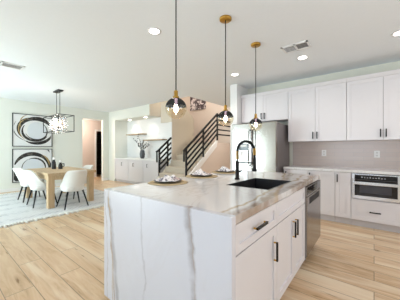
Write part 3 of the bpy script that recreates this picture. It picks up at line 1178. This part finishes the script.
RZ = .0112
TX0, TX1, TY0, TY1 = 1.56, 2.57, 5.28, 6.98
tb = thing('dining_table', 'light oak dining table with chunky square legs', 'table', (2.04, 6.13, RZ))
box(TX0, TX1, TY0, TY1, .695, .75).build('tabletop', M_oakY, tb, bevel=.006)
for x in (TX0 + .012, TX1 - .172):
    for y in (TY0 + .012, TY1 - .132):
        box(x, x + .12, y, y + .12, RZ, .695).build('leg', M_oakZ, tb, bevel=.005)
ap = MB().box(TX0 + .132, TX1 - .172, TY0 + .03, TY0 + .06, .60, .695).box(TX0 + .132, TX1 - .172, TY1 - .06, TY1 - .03, .60, .695)
ap.box(TX0 + .03, TX0 + .06, TY0 + .132, TY1 - .132, .60, .695).box(TX1 - .06, TX1 - .03, TY0 + .132, TY1 - .132, .60, .695)
ap.build('apron', M_oakY, tb)


def make_chair(label, loc, rz):
    c = thing('dining_chair', label, 'chair', loc, 'white shell dining chairs', rz)

    def seat(u, v):
        a = 2 * PI * u
        ex = 2 / 3.2
        cx, sy = math.cos(a), math.sin(a)
        x = .212 * abs(cx) ** ex * (1 if cx > 0 else -1)
        y = .225 * abs(sy) ** ex * (1 if sy > 0 else -1) + .01
        rr, z = [(0, .335), (.75, .338), (.95, .36), (1.0, .41), (.97, .45), (.8, .468), (.4, .462), (0, .458)][round(v * 7)]
        return Vector((x * rr, y * rr, z))
    m = MB().grid(seat, 32, 7)
    bmesh.ops.remove_doubles(m.bm, verts=m.bm.verts, dist=1e-5)
    m.build('seat', M_shell, c, world=False)
    amax = math.radians(108)

    def shell(u, v):
        a = (u * 2 - 1) * amax
        k = abs(u * 2 - 1)
        s = max(0.0, (k - .42) / .58)
        top = .80 - .30 * (s * s * (3 - 2 * s))
        z = .35 + (top - .35) * v
        lean = v ** 1.3
        wx = .200 + .035 * lean
        x = wx * math.sin(a) * (1 - .06 * max(0, k - .75))
        y = -.225 * math.cos(a) + .03 - .17 * lean * (1 - .45 * k)
        pinch = .80 + .20 * min(1, v / .3) ** .6
        return Vector((x * pinch, y * pinch, z))
    m = MB().grid(shell, 36, 12)
    m.build('backrest', M_shell, c, world=False, solid=.035, bevel=.012)
    for sx in (-1, 1):
        for sy in (-1, 1):
            MB().tube([(sx * .15, sy * .15, .35), (sx * .235, sy * .225, 0)], [.020, .012], 8).build('leg', M_black, c, world=False)
    return c


ch = make_chair('white shell dining chair at the head of the table, back to the island', (1.99, 5.16, RZ), 0)
dup(ch, (1.62, 5.84, RZ), 'white shell dining chair on the paintings side of the table, nearer the island', -PI / 2)
dup(ch, (1.62, 6.60, RZ), 'white shell dining chair on the paintings side of the table, nearer the wall', -PI / 2)
dup(ch, (2.50, 6.08, RZ), 'white shell dining chair on the hall side of the table', PI / 2)

for (x, y, h, lb, knob) in ((2.02, 6.38, .235, 'taller black bottle vase with white ball on the dining table', False), (2.13, 6.27, .165, 'shorter black jug vase with white ball on the dining table', True)):
    v = thing('ball_vase', lb, 'vase', (x, y, .75), 'black vases on the dining table')
    MB().lathe([(0, 0), (.045, 0), (.048, .01), (.046, h * .5), (.038, h * .75), (.022, h * .9), (.03, h), (0, h)], (0, 0, 0), 18).build('vase_body', M_blackmatte, v, world=False)
    MB().ball((0, 0, h + .028), .034, 16).build('stopper_ball', M_ball, v, world=False)
    if knob:
        MB().tube([(.03, -.035, h * .82), (.06, -.06, h * .8), (.062, -.062, h * .45), (.032, -.036, h * .35)], .012, 8).build('handle', M_blackmatte, v, world=False)

# paintings


def painting(label, y, x0, x1, z0, z1, seed):
    p = thing('framed_painting', label, 'painting', ((x0 + x1) / 2, y, z0), 'abstract ring paintings on the dining wall')
    cx, cz = (x0 + x1) / 2, (z0 + z1) / 2
    W, H = (x1 - x0) / 2, (z1 - z0) / 2
    f = MB().box(x0, x0 + .018, y - .035, y - .001, z0, z1).box(x1 - .018, x1, y - .035, y - .001, z0, z1)
    f.box(x0 + .018, x1 - .018, y - .035, y - .001, z0, z0 + .018).box(x0 + .018, x1 - .018, y - .035, y - .001, z1 - .018, z1)
    f.build('frame', M_black, p)
    cm = MB().box(x0 + .018, x1 - .018, y - .024, y - .001, z0 + .018, z1 - .018)
    lim = .93
    rnd = random.Random(seed)
    layer = [0]

    def stroke(mi, pts):
        """pts: (u, v, half width) in -1..1 canvas units"""
        layer[0] += 1
        yy = y - .024 - .0006 * layer[0]
        prev = None
        cm.mi = mi
        for i in range(len(pts)):
            u, v, hw = pts[i]
            u2, v2, _ = pts[min(i + 1, len(pts) - 1)]
            u1, v1, _ = pts[max(i - 1, 0)]
            dx, dz = u2 - u1, v2 - v1
            L_ = math.hypot(dx, dz) or 1
            nx, nz = -dz / L_ * hw, dx / L_ * hw
            q = []
            for s in (-1, 1):
                a = max(-lim, min(lim, u + s * nx))
                b = max(-lim, min(lim, v + s * nz))
                q.append(Vector((cx + a * W, yy, cz + b * H)))
            if prev and ((prev[0] - q[0]).length > 1e-4 or (prev[1] - q[1]).length > 1e-4):
                V = [cm.bm.verts.new(k) for k in (prev[0], prev[1], q[1], q[0])]
                try:
                    fc = cm.bm.faces.new(V)
                    fc.material_index = mi
                except ValueError:
                    pass
            prev = q

    def arc(mi, ox, oz, rx, rz, a0, a1, w0, w1, n=60, wob=.02):
        ph = rnd.uniform(0, 6)
        pts = []
        for i in range(n + 1):
            f_ = i / n
            a = math.radians(a0 + (a1 - a0) * f_)
            k = 1 + wob * math.sin(3 * a + ph)
            hw = (w0 + (w1 - w0) * math.sin(PI * f_))
            pts.append((ox + rx * k * math.cos(a), oz + rz * k * math.sin(a), max(.004, hw)))
        stroke(mi, pts)

    return p, cm, arc, stroke, rnd


def finish(p, cm):
    cm.build('canvas', [M_canvas, M_ink, M_goldpaint, M_inner], p)


p, cm, arc, stroke, rnd = painting('upper framed painting of black and gold rings on the dining wall', DW, 1.576, 2.603, 1.335, 2.335, 3)
stroke(3, [(.18 + t_ * .0, .0 + t_, .48 * math.sqrt(max(0, 1 - (t_ / .55) ** 2)) + .004) for t_ in [-.54 + 1.08 * i / 20 for i in range(21)]])
arc(1, .05, .02, .78, .70, 60, 215, .02, .12)
arc(1, .12, .0, .66, .64, 150, 330, .015, .07)
arc(1, .15, -.1, .80, .70, 230, 350, .02, .10)
arc(1, .10, .15, .85, .62, 20, 120, .03, .13)
arc(1, .16, .0, .56, .56, 200, 420, .01, .035)
arc(2, -.02, .05, .70, .74, 110, 235, .008, .028)
arc(2, -.25, .35, .40, .60, 95, 200, .008, .024)
arc(1, -.10, .1, .84, .80, 150, 250, .006, .02)
finish(p, cm)
p, cm, arc, stroke, rnd = painting('lower framed painting of black and gold rings behind the table', DW, 1.576, 2.603, .255, 1.265, 9)
stroke(3, [(.0, -.15 + t_, .52 * math.sqrt(max(0, 1 - (t_ / .6) ** 2)) + .004) for t_ in [-.59 + 1.18 * i / 20 for i in range(21)]])
arc(1, -.05, -.15, .88, .82, 20, 165, .03, .12)
arc(1, .1, -.15, .75, .72, -30, 70, .02, .10)
arc(1, .05, -.2, .56, .62, -20, 120, .01, .05)
arc(1, .05, -.2, .60, .66, 120, 210, .004, .02)
arc(1, -.30, -.55, .62, .5, 150, 260, .02, .10)
arc(1, -.55, -.80, .45, .14, 60, 200, .02, .07)
arc(2, .06, -.10, .78, .80, 0, 60, .01, .05)
arc(1, .50, .60, .35, .50, 20, 110, .01, .05)
finish(p, cm)

# chandelier
CX, CYD = 2.08, 6.27
cd = thing('chandelier', 'black box frame chandelier with glowing crystal cluster over the dining table', 'chandelier', (CX, CYD, CZ))
MB().box(-.06, .06, -.18, .18, -.03, 0).build('canopy', M_black, cd, world=False, bevel=.004)
zt, zb, hx, hy = 2.08 - CZ, 1.690 - CZ, .17, .52
for s in (-1, 1):
    MB().tube([(0, s * .11, -.02), (0, s * .11, zt)], .006, 8).build('rod', M_black, cd, world=False)
m = MB()
t = .007
for sx in (-1, 1):
    for sy in (-1, 1):
        m.box(sx * hx - t, sx * hx + t, sy * hy - t, sy * hy + t, zb - t, zt + t)
    for z in (zb, zt):
        m.box(sx * hx - t, sx * hx + t, -hy, hy, z - t, z + t)
for sy in (-1, 1):
    for z in (zb, zt):
        m.box(-hx, hx, sy * hy - t, sy * hy + t, z - t, z + t)
m.box(-t, t, -hy, hy, zt - t, zt + t)
for sy in (-.11, .11):
    m.box(-hx, hx, sy - t, sy + t, zt - t, zt + t)
m.build('box_frame', M_black, cd, world=False)
zc = (zt + zb) / 2
random.seed(21)
cr = MB()
for i in range(230):
    a = random.uniform(0, 2 * PI)
    u = random.uniform(-1, 1)
    rr = random.uniform(.55, 1.0)
    s = math.sqrt(1 - u * u)
    d = Vector((.17 * s * math.cos(a), .40 * s * math.sin(a), .24 * u)) * rr
    if d.length > .05:
        cr.ball((d.x, d.y, zc + d.z), random.uniform(.018, .030), 8)
co = cr.build('crystal_cluster', M_crystal, cd, world=False)
co['kind'] = 'stuff'
for i in range(6):
    y = -.2 + .08 * i
    MB().lathe([(0, -.03), (.014, -.02), (.018, 0), (.010, .03), (0, .05)], (.05 * (1 if i % 2 else -1), y, zc), 10).build('bulb', M_bulb2, cd, world=False)
MB().tube([(0, -.25, zc - .035), (0, .25, zc - .035)], .008, 8).tube([(0, .11, zc - .035), (0, .11, zt)], .005, 6).tube([(0, -.11, zc - .035), (0, -.11, zt)], .005, 6).build('bulb_holder', M_chrome, cd, world=False)
pl_ = bpy.data.lights.new('chandelier_light', 'POINT')
pl_.energy = 18
pl_.color = (1, .9, .78)
pl_.shadow_soft_size = .12
po = bpy.data.objects.new('chandelier_light', pl_)
COL.objects.link(po)
po.location = (CX, CYD, CZ + zc)

# hall and closet
hl = bpy.data.lights.new('hall_lamp', 'POINT')
hl.energy = 42
hl.color = (1.0, .84, .74)
hl.shadow_soft_size = .12
ho = bpy.data.objects.new('hall_lamp', hl)
COL.objects.link(ho)
ho.location = (3.6, 9.1, 2.25)
bc = thing('bookcase', 'dark bookcase inside the room beyond the hall doorway', 'bookcase', (5.2, 10.8, 0))
MB().box(4.7, 5.7, 10.96, 10.99, 0, 2.0).box(4.7, 4.74, 10.6, 10.96, 0, 2.0).box(5.66, 5.7, 10.6, 10.96, 0, 2.0).build('case', M_dark, bc)
for z in (.02, .42, .82, 1.2, 1.55, 1.96):
    box(4.74, 5.66, 10.6, 10.96, z, z + .04).build('shelf', M_dark, bc)
